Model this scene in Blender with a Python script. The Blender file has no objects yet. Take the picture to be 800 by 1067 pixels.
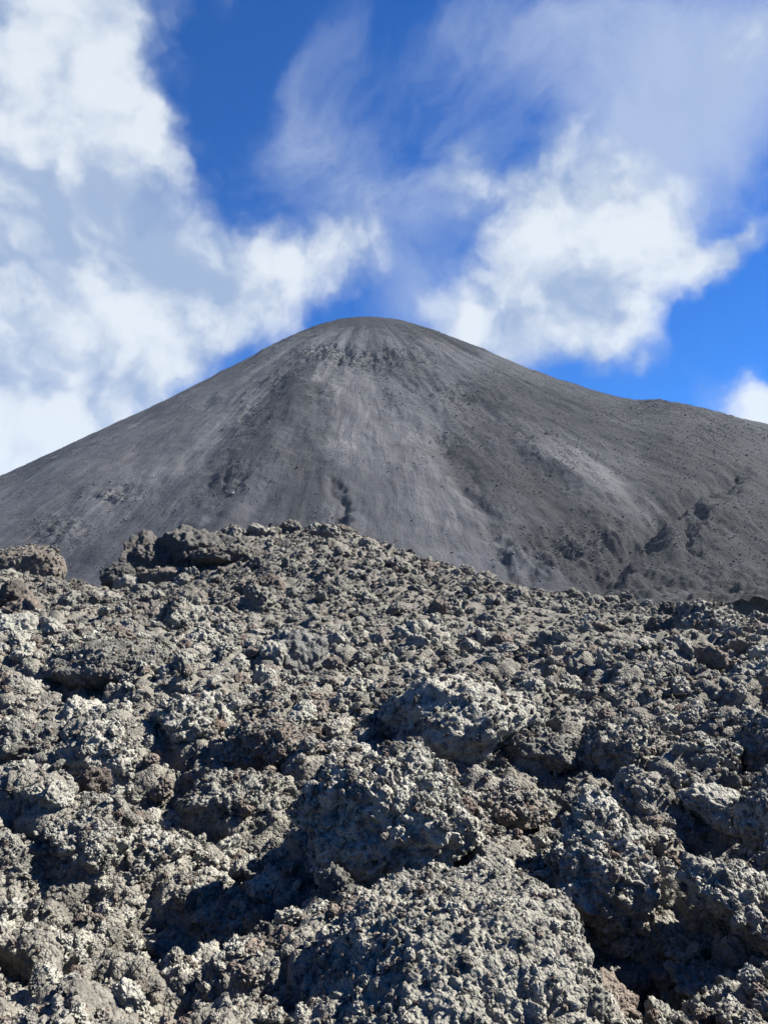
import bpy, math, random
import numpy as np
from concurrent.futures import ThreadPoolExecutor
from mathutils import Vector, Matrix, Euler

random.seed(7)
RNG = np.random.default_rng(11)
R = math.radians
sc = bpy.context.scene

# ------------------------------------------------------------------ camera
CAM_Z = 1.65
PITCH = R(6.0)
FOC = 800.0                                   # focal length in pixels of the 800 x 1067 photograph
cd = bpy.data.cameras.new('camera')
cam = bpy.data.objects.new('camera', cd)
sc.collection.objects.link(cam)
cam.location = (0, 0, CAM_Z)
cam.rotation_euler = (R(90) + PITCH, 0, 0)
cd.sensor_fit = 'VERTICAL'
cd.sensor_height = 36.0
cd.lens = 36.0 * FOC / 1067.0
cd.clip_start = 0.05
cd.clip_end = 30000
sc.camera = cam

# ------------------------------------------------------------------ light
SUN_EL, SUN_AZ = R(43), R(10)                  # azimuth from +X (right) turned towards +Y (ahead)
sun_dir = Vector((math.cos(SUN_EL) * math.cos(SUN_AZ), math.cos(SUN_EL) * math.sin(SUN_AZ), math.sin(SUN_EL)))
sl = bpy.data.lights.new('sun', 'SUN')
sl.energy = 5.0
sl.angle = R(0.5)
sl.color = (1.0, 0.955, 0.85)
sun = bpy.data.objects.new('sun', sl)
sc.collection.objects.link(sun)
sun.rotation_euler = sun_dir.to_track_quat('Z', 'Y').to_euler()

EXPO = 1.85
sc.view_settings.view_transform = 'Standard'
sc.view_settings.look = 'None'
sc.view_settings.exposure = EXPO
sc.view_settings.gamma = 1.0
sc.view_settings.use_curve_mapping = False
sc.cycles.max_bounces = 6
sc.cycles.diffuse_bounces = 2
sc.cycles.volume_bounces = 0
sc.cycles.use_denoising = True

SKY = 0.05
SKYV = 0.60


def pix_dir(px, py):
    """World direction seen at a pixel of the 800 x 1067 photograph."""
    x = (px - 400.0) / FOC
    v = (533.5 - py) / FOC
    c, s = math.cos(PITCH), math.sin(PITCH)
    return Vector((x, c - v * s, s + v * c))


def build_world():
    w = bpy.data.worlds.new('World')
    sc.world = w
    w.use_nodes = True
    nt = w.node_tree
    nt.nodes.clear()
    N, L = nt.nodes, nt.links

    def math_(op, a, b=None, c=None, clamp=False):
        n = N.new('ShaderNodeMath'); n.operation = op; n.use_clamp = clamp
        for i, v in enumerate((a, b, c)):
            if v is None: continue
            if isinstance(v, (int, float)): n.inputs[i].default_value = v
            else: L.new(v, n.inputs[i])
        return n.outputs[0]

    def vmath(op, a, b=None):
        n = N.new('ShaderNodeVectorMath'); n.operation = op
        for i, v in enumerate((a, b)):
            if v is None: continue
            if isinstance(v, (tuple, Vector)): n.inputs[i].default_value = tuple(v)
            else: L.new(v, n.inputs[i])
        return n.outputs['Value'] if op in ('DOT_PRODUCT', 'LENGTH') else n.outputs[0]

    def noise(vec, scale, detail, rough=0.55, dist=0.0, color=False, lac=2.0):
        n = N.new('ShaderNodeTexNoise')
        n.inputs['Scale'].default_value = scale
        n.inputs['Detail'].default_value = detail
        n.inputs['Roughness'].default_value = rough
        n.inputs['Distortion'].default_value = dist
        n.inputs['Lacunarity'].default_value = lac
        L.new(vec, n.inputs['Vector'])
        return n.outputs['Color'] if color else n.outputs['Fac']

    def smooth(v, lo, hi):
        n = N.new('ShaderNodeMapRange'); n.interpolation_type = 'SMOOTHSTEP'
        L.new(v, n.inputs['Value'])
        n.inputs['From Min'].default_value = lo; n.inputs['From Max'].default_value = hi
        return n.outputs['Result']

    def mix(f, a, b, mode='MIX'):
        n = N.new('ShaderNodeMix'); n.data_type = 'RGBA'; n.blend_type = mode
        for k, v in ((0, f), (6, a), (7, b)):
            if isinstance(v, tuple): n.inputs[k].default_value = (*v, 1)
            elif isinstance(v, (int, float)): n.inputs[k].default_value = v
            else: L.new(v, n.inputs[k])
        return n.outputs[2]

    tc = N.new('ShaderNodeTexCoord')
    d = tc.outputs['Generated']
    # domain warp for wispy edges
    wn = noise(d, 5.0, 5, 0.6, color=True)
    wv = vmath('SUBTRACT', wn, (0.5, 0.5, 0.5))
    sc1 = N.new('ShaderNodeVectorMath'); sc1.operation = 'SCALE'; L.new(wv, sc1.inputs[0]); sc1.inputs['Scale'].default_value = 0.13
    dw = vmath('ADD', d, sc1.outputs[0])

    def blob(px, py, rx, ry, rot=0.0, wgt=1.0, vec=dw):
        c = pix_dir(px, py).normalized()
        k = pix_dir(px, py).length
        right = c.cross(Vector((0, 0, 1))).normalized()
        up = right.cross(c).normalized()
        a = R(rot)
        e1 = (right * math.cos(a) + up * math.sin(a)) / (rx / FOC / k)
        e2 = (-right * math.sin(a) + up * math.cos(a)) / (ry / FOC / k)
        s = vmath('SUBTRACT', vec, c)
        x = vmath('DOT_PRODUCT', s, e1); y = vmath('DOT_PRODUCT', s, e2)
        r2 = math_('ADD', math_('MULTIPLY', x, x), math_('MULTIPLY', y, y))
        # gaussian-like bump
        return math_('MULTIPLY', math_('EXPONENT', math_('MULTIPLY', r2, -1.0)), wgt)

    def total(bl):
        t = bl[0]
        for b in bl[1:]: t = math_('ADD', t, b)
        return t

    def puffy(v, det):
        a = noise(v, 6.0, det, 0.60, 0.1)
        n = N.new('ShaderNodeTexVoronoi'); n.feature = 'F1'
        n.inputs['Scale'].default_value = 11.0; n.inputs['Detail'].default_value = 2.0
        n.inputs['Roughness'].default_value = 0.55
        L.new(v, n.inputs['Vector'])
        p = math_('SUBTRACT', 0.95, math_('MULTIPLY', n.outputs['Distance'], 0.9))
        return math_('ADD', math_('MULTIPLY', a, 0.72), math_('MULTIPLY', p, 0.28))

    # ---- thick cumulus
    thick = total([blob(*b) for b in CLOUDS])
    f1 = puffy(dw, 12)
    f2 = noise(d, 2.6, 6, 0.55)
    dens = math_('ADD', thick, math_('ADD', math_('MULTIPLY', math_('SUBTRACT', f1, 0.5), 2.3), math_('MULTIPLY', math_('SUBTRACT', f2, 0.5), 0.35)))
    a1 = math_('MULTIPLY', smooth(dens, 0.16, 1.22), 0.96)
    # ---- thin veil
    veil = total([blob(*b) for b in VEILS])
    f3 = noise(dw, 4.8, 12, 0.62, 0.6)
    vd = math_('ADD', veil, math_('MULTIPLY', math_('SUBTRACT', f3, 0.5), 1.9))
    a2 = math_('MULTIPLY', smooth(vd, 0.35, 1.55), 0.80)
    # ---- light in the clouds: sampled towards the sun
    off = tuple(sun_dir * 0.035)
    ds = vmath('ADD', dw, off)
    fs = puffy(ds, 8)
    relief = math_('SUBTRACT', f1, fs)
    grey = total([blob(*b) for b in GREYS])
    bright = math_('ADD', math_('MULTIPLY', relief, 2.4), math_('SUBTRACT', math_('MULTIPLY', dens, 0.42), math_('MULTIPLY', grey, 0.85)))
    bright = smooth(math_('ADD', bright, 0.22), 0.0, 1.0)
    k = 1.0 / SKY / 2 ** EXPO
    ccol = mix(bright, (0.36 * k, 0.47 * k, 0.67 * k), (0.80 * k, 0.86 * k, 0.92 * k))
    sky = N.new('ShaderNodeTexSky'); sky.sky_type = 'NISHITA'; sky.sun_disc = False
    sky.sun_elevation = SUN_EL
    sky.sun_rotation = math.atan2(sun_dir.x, sun_dir.y)
    sky.altitude = 1800; sky.air_density = 1.0; sky.dust_density = 0.3; sky.ozone_density = 2.0
    hs = N.new('ShaderNodeHueSaturation'); hs.inputs['Saturation'].default_value = 1.12; hs.inputs['Value'].default_value = SKYV
    L.new(mix(1.0, sky.outputs[0], (0.27, 0.75, 1.46), 'MULTIPLY'), hs.inputs['Color'])
    c1 = mix(a2, hs.outputs[0], (0.50 * k, 0.60 * k, 0.80 * k))
    c2 = mix(a1, c1, ccol)
    bg = N.new('ShaderNodeBackground'); bg.inputs['Strength'].default_value = SKY
    L.new(c2, bg.inputs['Color'])
    out = N.new('ShaderNodeOutputWorld'); L.new(bg.outputs[0], out.inputs['Surface'])
    w.cycles.sampling_method = 'MANUAL'
    w.cycles.sample_map_resolution = 512


# px, py, rx, ry, rotation, weight
CLOUDS = [
    (40, 50, 115, 160, 0, 1.8), (150, 140, 50, 65, 20, 0.75), (30, 240, 125, 100, 0, 1.15), (110, 20, 50, 60, 0, .5),
    (140, 315, 150, 66, 8, 1.25), (40, 430, 125, 70, 20, 1.5), (0, 490, 70, 40, 10, 1.1), (255, 270, 65, 42, 15, 0.7),
    (380, 240, 78, 46, 15, 0.95), (320, 285, 80, 40, 10, 0.55), (30, 350, 110, 80, 0, 1.0), (190, 370, 60, 30, 10, .5),
    (595, 240, 88, 84, -15, 1.7), (690, 270, 60, 50, -35, 0.85), (565, 340, 85, 60, 10, 0.95), (600, 385, 90, 34, -20, 0.7),
    (485, 325, 60, 42, 20, 0.8), (800, 412, 50, 40, 0, 1.8), (770, 25, 110, 60, 0, 0.75),
    (495, 185, 36, 42, 40, 0.5), (780, 258, 50, 24, 20, 0.95), (735, 275, 45, 30, -20, .6), (650, 370, 50, 40, -30, .35), (700, 150, 45, 80, -10, .3),
]
VEILS = [
    (600, 35, 200, 75, -5, 1.25), (760, 110, 130, 110, 0, 1.0), (700, 190, 80, 80, -40, 0.8),
    (340, 185, 80, 55, 30, 0.75), (325, 80, 26, 90, -20, 0.55), (440, 290, 70, 80, 10, 0.7), (170, 410, 110, 60, 0, 0.6),
    (480, 200, 50, 60, 0, 0.5), (80, 240, 190, 130, 0, 1.0), (570, 350, 150, 70, 0, .6), (215, 10, 50, 30, 0, .4),
]
GREYS = [
    (70, 245, 140, 55, 0, 0.95), (40, 340, 80, 45, 0, 0.8), (120, 400, 70, 25, 10, .5), (610, 325, 65, 30, 0, 0.7), (640, 80, 250, 100, 0, 0.5),
    (350, 225, 70, 30, 0, .35), (10, 390, 60, 30, 0, .4), (0, 140, 40, 60, 0, .3), (180, 290, 80, 22, 0, .4),
]
build_world()


# ------------------------------------------------------------------ numpy noise
_pool = ThreadPoolExecutor(4)


def par(fn, P, *a):
    n = len(P)
    if n < 20000: return fn(P, *a)
    ch = np.array_split(np.arange(n), max(4, n // 60000))
    return np.concatenate(list(_pool.map(lambda i: fn(P[i[0]:i[-1] + 1], *a), ch)))


def _hash(ix, iy, iz, seed):
    h = (ix.astype(np.uint32) * np.uint32(374761393) + iy.astype(np.uint32) * np.uint32(668265263)
         + iz.astype(np.uint32) * np.uint32(2147483647 - 1274126177) + np.uint32((seed * 974634777) & 0xffffffff))
    h = (h ^ (h >> np.uint32(13))) * np.uint32(1274126177)
    h = (h ^ (h >> np.uint32(16))) * np.uint32(2246822519)
    return h ^ (h >> np.uint32(15))


def _vnoise(P, seed):
    """gradient noise, about -1..1"""
    F = np.floor(P); I = F.astype(np.int64); f = (P - F).astype(np.float32)
    w = f * f * f * (f * (f * 6 - 15) + 10)
    out = np.zeros(len(P), np.float32)
    for dx in (0, 1):
        wx = w[:, 0] if dx else 1 - w[:, 0]
        for dy in (0, 1):
            wy = w[:, 1] if dy else 1 - w[:, 1]
            for dz in (0, 1):
                wz = w[:, 2] if dz else 1 - w[:, 2]
                h = _hash(I[:, 0] + dx, I[:, 1] + dy, I[:, 2] + dz, seed)
                gx = (h & np.uint32(1023)).astype(np.float32) / 511.5 - 1
                gy = ((h >> np.uint32(10)) & np.uint32(1023)).astype(np.float32) / 511.5 - 1
                gz = ((h >> np.uint32(20)) & np.uint32(1023)).astype(np.float32) / 511.5 - 1
                out += wx * wy * wz * (gx * (f[:, 0] - dx) + gy * (f[:, 1] - dy) + gz * (f[:, 2] - dz))
    return out * 1.3


def _worley(P, seed):
    F = np.floor(P); I = F.astype(np.int64); f = (P - F).astype(np.float32)
    best = np.full(len(P), 9.0, np.float32); sec = best.copy(); 
    for dx in (-1, 0, 1):
        for dy in (-1, 0, 1):
            for dz in (-1, 0, 1):
                h = _hash(I[:, 0] + dx, I[:, 1] + dy, I[:, 2] + dz, seed)
                a = (h & np.uint32(1023)).astype(np.float32) / 1023 + dx - f[:, 0]
                b = ((h >> np.uint32(10)) & np.uint32(1023)).astype(np.float32) / 1023 + dy - f[:, 1]
                c = ((h >> np.uint32(20)) & np.uint32(1023)).astype(np.float32) / 1023 + dz - f[:, 2]
                q = a * a + b * b + c * c
                sec = np.minimum(sec, np.maximum(best, q))
                best = np.minimum(best, q)
    return np.stack([np.sqrt(best), np.sqrt(sec)], 1)


def perlin(P, s, seed): return par(_vnoise, np.asarray(P, np.float64) * s + seed * 17.31, seed)


def fbm(P, s, seed, n=4, g=0.5):
    t = 0; a = 1.0
    for i in range(n):
        t = t + a * perlin(P, s, seed + i); s *= 2.03; a *= g
    return t


def worley(P, s, seed):
    w = par(_worley, np.asarray(P, np.float64) * s + seed * 9.77, seed)
    return w[:, 0], w[:, 1]


def knobs(P, s, seed):
    """rounded knobs parted by sharp creases, 0..1"""
    w, _ = worley(P, s, seed)
    return np.clip(1.0 - w * w * 1.25, 0, 1)


def vec3(P, s, seed, n=2):
    return np.stack([fbm(P, s, seed + 31 * k, n) for k in range(3)], 1)


# ------------------------------------------------------------------ mesh helpers
def grid_mesh(name, V, rows, cols, flip=False):
    me = bpy.data.meshes.new(name)
    n = rows * cols
    i = np.arange(n).reshape(rows, cols)
    q = np.stack([i[:-1, :-1], i[:-1, 1:], i[1:, 1:], i[1:, :-1]], -1).reshape(-1, 4)
    if flip: q = q[:, ::-1]
    me.vertices.add(n); me.vertices.foreach_set('co', V.astype(np.float32).ravel())
    me.loops.add(q.size); me.loops.foreach_set('vertex_index', q.ravel().astype(np.int32))
    me.polygons.add(len(q)); me.polygons.foreach_set('loop_start', np.arange(0, q.size, 4, dtype=np.int32))
    me.update(calc_edges=True)
    me.polygons.foreach_set('use_smooth', np.ones(len(q), bool))
    return me


def tri_mesh(name, V, T, smooth=True):
    me = bpy.data.meshes.new(name)
    me.vertices.add(len(V)); me.vertices.foreach_set('co', np.asarray(V, np.float32).ravel())
    me.loops.add(T.size); me.loops.foreach_set('vertex_index', T.ravel().astype(np.int32))
    me.polygons.add(len(T)); me.polygons.foreach_set('loop_start', np.arange(0, T.size, 3, dtype=np.int32))
    me.update(calc_edges=True)
    me.polygons.foreach_set('use_smooth', np.full(len(T), smooth))
    return me


_ico = {}


def ico(level):
    if level in _ico: return _ico[level]
    import bmesh
    b = bmesh.new(); bmesh.ops.create_icosphere(b, subdivisions=level, radius=1.0)
    b.verts.ensure_lookup_table()
    V = np.array([v.co[:] for v in b.verts], np.float64)
    T = np.array([[l.vert.index for l in f.loops] for f in b.faces], np.int32)
    b.free(); _ico[level] = (V / np.linalg.norm(V, axis=1)[:, None], T)
    return _ico[level]


def link(name, me, mat, parent=None):
    o = bpy.data.objects.new(name, me)
    sc.collection.objects.link(o)
    if mat and not me.materials: me.materials.append(mat)
    if parent: o.parent = parent
    return o


# ------------------------------------------------------------------ materials
class Mat:
    def __init__(s, name):
        s.m = bpy.data.materials.new(name); s.m.use_nodes = True
        s.N, s.L = s.m.node_tree.nodes, s.m.node_tree.links
        s.b = s.N['Principled BSDF']
        s.b.inputs['Roughness'].default_value = 0.95
        s.b.inputs['Specular IOR Level'].default_value = 0.15
        s.geo = s.N.new('ShaderNodeNewGeometry')

    def noise(s, vec, scale, detail=4, rough=0.55, dist=0.0):
        n = s.N.new('ShaderNodeTexNoise')
        n.inputs['Scale'].default_value = scale; n.inputs['Detail'].default_value = detail
        n.inputs['Roughness'].default_value = rough; n.inputs['Distortion'].default_value = dist
        s.L.new(vec, n.inputs['Vector']); return n.outputs['Fac']

    def vor(s, vec, scale, feature='F1'):
        n = s.N.new('ShaderNodeTexVoronoi'); n.feature = feature
        n.inputs['Scale'].default_value = scale
        s.L.new(vec, n.inputs['Vector']); return n.outputs['Distance']

    def step(s, v, lo, hi, a=0.0, b=1.0):
        n = s.N.new('ShaderNodeMapRange'); n.interpolation_type = 'SMOOTHSTEP'
        s.L.new(v, n.inputs['Value'])
        n.inputs['From Min'].default_value = lo; n.inputs['From Max'].default_value = hi
        n.inputs['To Min'].default_value = a; n.inputs['To Max'].default_value = b
        return n.outputs['Result']

    def mix(s, f, a, b, mode='MIX'):
        n = s.N.new('ShaderNodeMix'); n.data_type = 'RGBA'; n.blend_type = mode
        for k, v in ((0, f), (6, a), (7, b)):
            if isinstance(v, tuple): n.inputs[k].default_value = (*v, 1)
            elif isinstance(v, (int, float)): n.inputs[k].default_value = v
            else: s.L.new(v, n.inputs[k])
        return n.outputs[2]

    def math(s, op, a, b=0.0):
        n = s.N.new('ShaderNodeMath'); n.operation = op
        for i, v in enumerate((a, b)):
            if isinstance(v, (int, float)): n.inputs[i].default_value = v
            else: s.L.new(v, n.inputs[i])
        return n.outputs[0]

    def attr(s, name, kind='GEOMETRY'):
        n = s.N.new('ShaderNodeAttribute'); n.attribute_name = name; n.attribute_type = kind; return n

    def bump(s, h, dist, strength=1.0, normal=None):
        n = s.N.new('ShaderNodeBump'); n.inputs['Distance'].default_value = dist
        n.inputs['Strength'].default_value = strength
        s.L.new(h, n.inputs['Height'])
        if normal is not None: s.L.new(normal, n.inputs['Normal'])
        return n.outputs[0]


def lava_material(name, pale=(0.272, 0.263, 0.232), mid=(0.124, 0.119, 0.108), dark=(0.034, 0.033, 0.032), rust=(0.105, 0.076, 0.064), bump=0.020, rusty=0.5):
    m = Mat(name)
    P = m.geo.outputs['Position']
    big = m.noise(P, 0.55, 4, 0.6)
    med = m.noise(P, 6.0, 6, 0.65)
    fine = m.noise(P, 45.0, 4, 0.7)
    c = m.mix(m.step(med, 0.34, 0.57), mid, pale)
    c = m.mix(m.step(big, 0.56, 0.72, 0, 0.55), c, mid)
    rn = m.noise(P, 1.1, 5, 0.6, 0.5)
    c = m.mix(m.step(rn, 0.60, 0.74, 0, rusty), c, rust)
    c = m.mix(m.step(fine, 0.30, 0.50, 0.55, 0.0), c, dark)
    # every loose piece has its own tone
    oi = m.N.new('ShaderNodeObjectInfo').outputs['Random']
    c = m.mix(m.step(oi, 0.62, 0.98, 0, 0.62), c, dark)
    c = m.mix(m.step(oi, 0.02, 0.30, 0.22, 0), c, tuple(min(v * 1.25, .5) for v in pale))
    c = m.mix(m.math('MULTIPLY', m.step(oi, 0.44, 0.48), m.step(oi, 0.56, 0.52, 0, .6)), c, rust)
    # older, browner lava further up the field
    sx = m.N.new('ShaderNodeSeparateXYZ'); m.L.new(P, sx.inputs[0])
    c = m.mix(m.step(m.math('ADD', sx.outputs[1], m.math('MULTIPLY', big, 14.0)), 20, 40, 0, 0.42), c, (0.092, 0.086, 0.079))
    m.L.new(c, m.b.inputs['Base Color'])
    h1 = m.noise(P, 28.0, 5, 0.7)
    h2 = m.vor(P, 38.0); h3 = m.vor(P, 85.0)
    h2 = m.math('MULTIPLY', m.math('MULTIPLY', h2, h2), -1.1); h3 = m.math('MULTIPLY', m.math('MULTIPLY', h3, h3), -0.5)
    h = m.math('ADD', m.math('ADD', m.math('MULTIPLY', h1, 0.9), h2), h3)
    m.L.new(m.bump(h, bump), m.b.inputs['Normal'])
    return m.m


LAVA = lava_material('lava_clinker')
LAVA_GROUND = lava_material('lava_gravel', pale=(0.180, 0.169, 0.147), mid=(0.098, 0.092, 0.083), rusty=0.7)
LAVA_RUST = lava_material('lava_rusty', pale=(0.165, 0.138, 0.118), mid=(0.105, 0.082, 0.070), rusty=0.9)
LAVA_PALE = lava_material('lava_pale', pale=(0.25, 0.243, 0.215), mid=(0.17, 0.165, 0.15))
LAVA_GREY = lava_material('lava_grey', pale=(0.135, 0.134, 0.128), mid=(0.098, 0.097, 0.094), bump=0.010, rusty=.2)


# ------------------------------------------------------------------ lava field: broad form
def smoothstep(x, a, b):
    t = np.clip((x - a) / (b - a), 0, 1); return t * t * (3 - 2 * t)


def elev(py):
    """height over distance of a pixel row, on the picture's centre line"""
    v = (533.5 - np.asarray(py, float)) / FOC
    c, s = math.cos(PITCH), math.sin(PITCH)
    return (s + v * c) / (c - v * s)


# profile of ground height (world z) against distance
PY = np.array([0.0, 3.0, 5.0, 7.0, 10.0, 15.0, 22.0, 28.0])
PZ = np.array([-0.05, 0.0, 0.05, 0.15, 0.33, 0.52, 0.72, 0.85])
# skyline of the lava field: azimuth (photo px) -> row
SKX = np.array([-400, -100, 0, 65, 90, 110, 140, 180, 240, 340, 400, 450, 500, 560, 620, 680, 740, 800, 900, 1200])
SKR = np.array([608, 608, 609, 613, 617, 618, 609, 592, 562, 556, 573, 594, 609, 621, 633, 642, 649, 656, 660, 662])
CREST = np.array([34, 34, 34, 34, 35, 38, 42, 45, 46, 46, 45, 44, 43, 42, 40, 38, 36, 35, 34, 34])


def macro(X, Y):
    Ys = np.maximum(Y, 0.5)
    px = 400 + FOC * X / Ys * 1.0
    z = np.interp(Y, PY, PZ)
    cy = np.interp(px, SKX, CREST)
    row = np.interp(px, SKX, SKR)
    cz = CAM_Z + cy * elev(row)
    t = smoothstep(Y, 24, cy * 1.0)
    z = z * (1 - t) + cz * t
    # falls away behind the crest
    z = z - smoothstep(Y, cy + 1.0, cy + 45) * 14.0
    # left and right flanks of the near field
    for (mx, my, sx, sy, h) in MOUNDS:
        e = ((X - mx) / sx) ** 2 + ((Y - my) / sy) ** 2
        z = z + h * np.exp(-e)
    return z


def at(px, Y):
    return (px - 400) / FOC * Y


MOUNDS = [  # x, y, sx, sy, height: swells and hollows of the field
    (at(100, 4.3), 4.2, 0.9, 0.4, -0.5), (at(235, 4.4), 4.4, 0.5, 0.9, -0.30), (at(60, 6.4), 6.4, 1.2, 0.45, -0.65), (at(130, 3.3), 3.4, .6, .2, -.2),
    (at(650, 3.8), 3.8, 0.5, 0.6, -0.45), (at(700, 5.0), 5.0, 0.35, 0.5, -0.35), (at(180, 3.2), 3.2, .5, .3, -.15),
    (at(30, 5.4), 5.3, 0.6, 0.25, 0.26), (at(130, 7.3), 7.3, 0.8, 0.4, 0.30), (at(470, 9.5), 9.5, 0.9, 0.8, 0.30),
    (at(110, 12), 12.5, 1.7, 1.2, 0.30), (at(300, 8.6), 8.4, 0.7, 0.5, 0.18), (at(365, 9.6), 9.6, 0.45, 0.5, -0.45),
    (at(600, 7), 6.6, 0.9, 0.35, -0.35), (at(640, 13), 13, 1.5, 0.7, 0.2), (at(720, 16), 15.2, 1.3, 0.6, -0.5),
    (at(440, 20), 20, 1.6, 0.7, -0.5), (at(400, 24), 24, 2.6, 0.8, -0.45), (at(620, 26), 26, 5.0, 1.6, -0.25),
    (at(240, 14), 13.6, 1.2, 0.5, -0.45), (at(20, 9), 8.6, 0.8, 0.5, -0.5), (at(230, 7), 6.6, .4, .35, -.35), (at(90, 10.5), 10.2, .8, .5, -.45),
    (at(520, 12), 12.4, 0.8, 0.5, -0.3), (at(790, 9), 8.8, .6, .5, -.3), (at(560, 17), 16.8, 1.2, .6, -.35),
]


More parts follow.
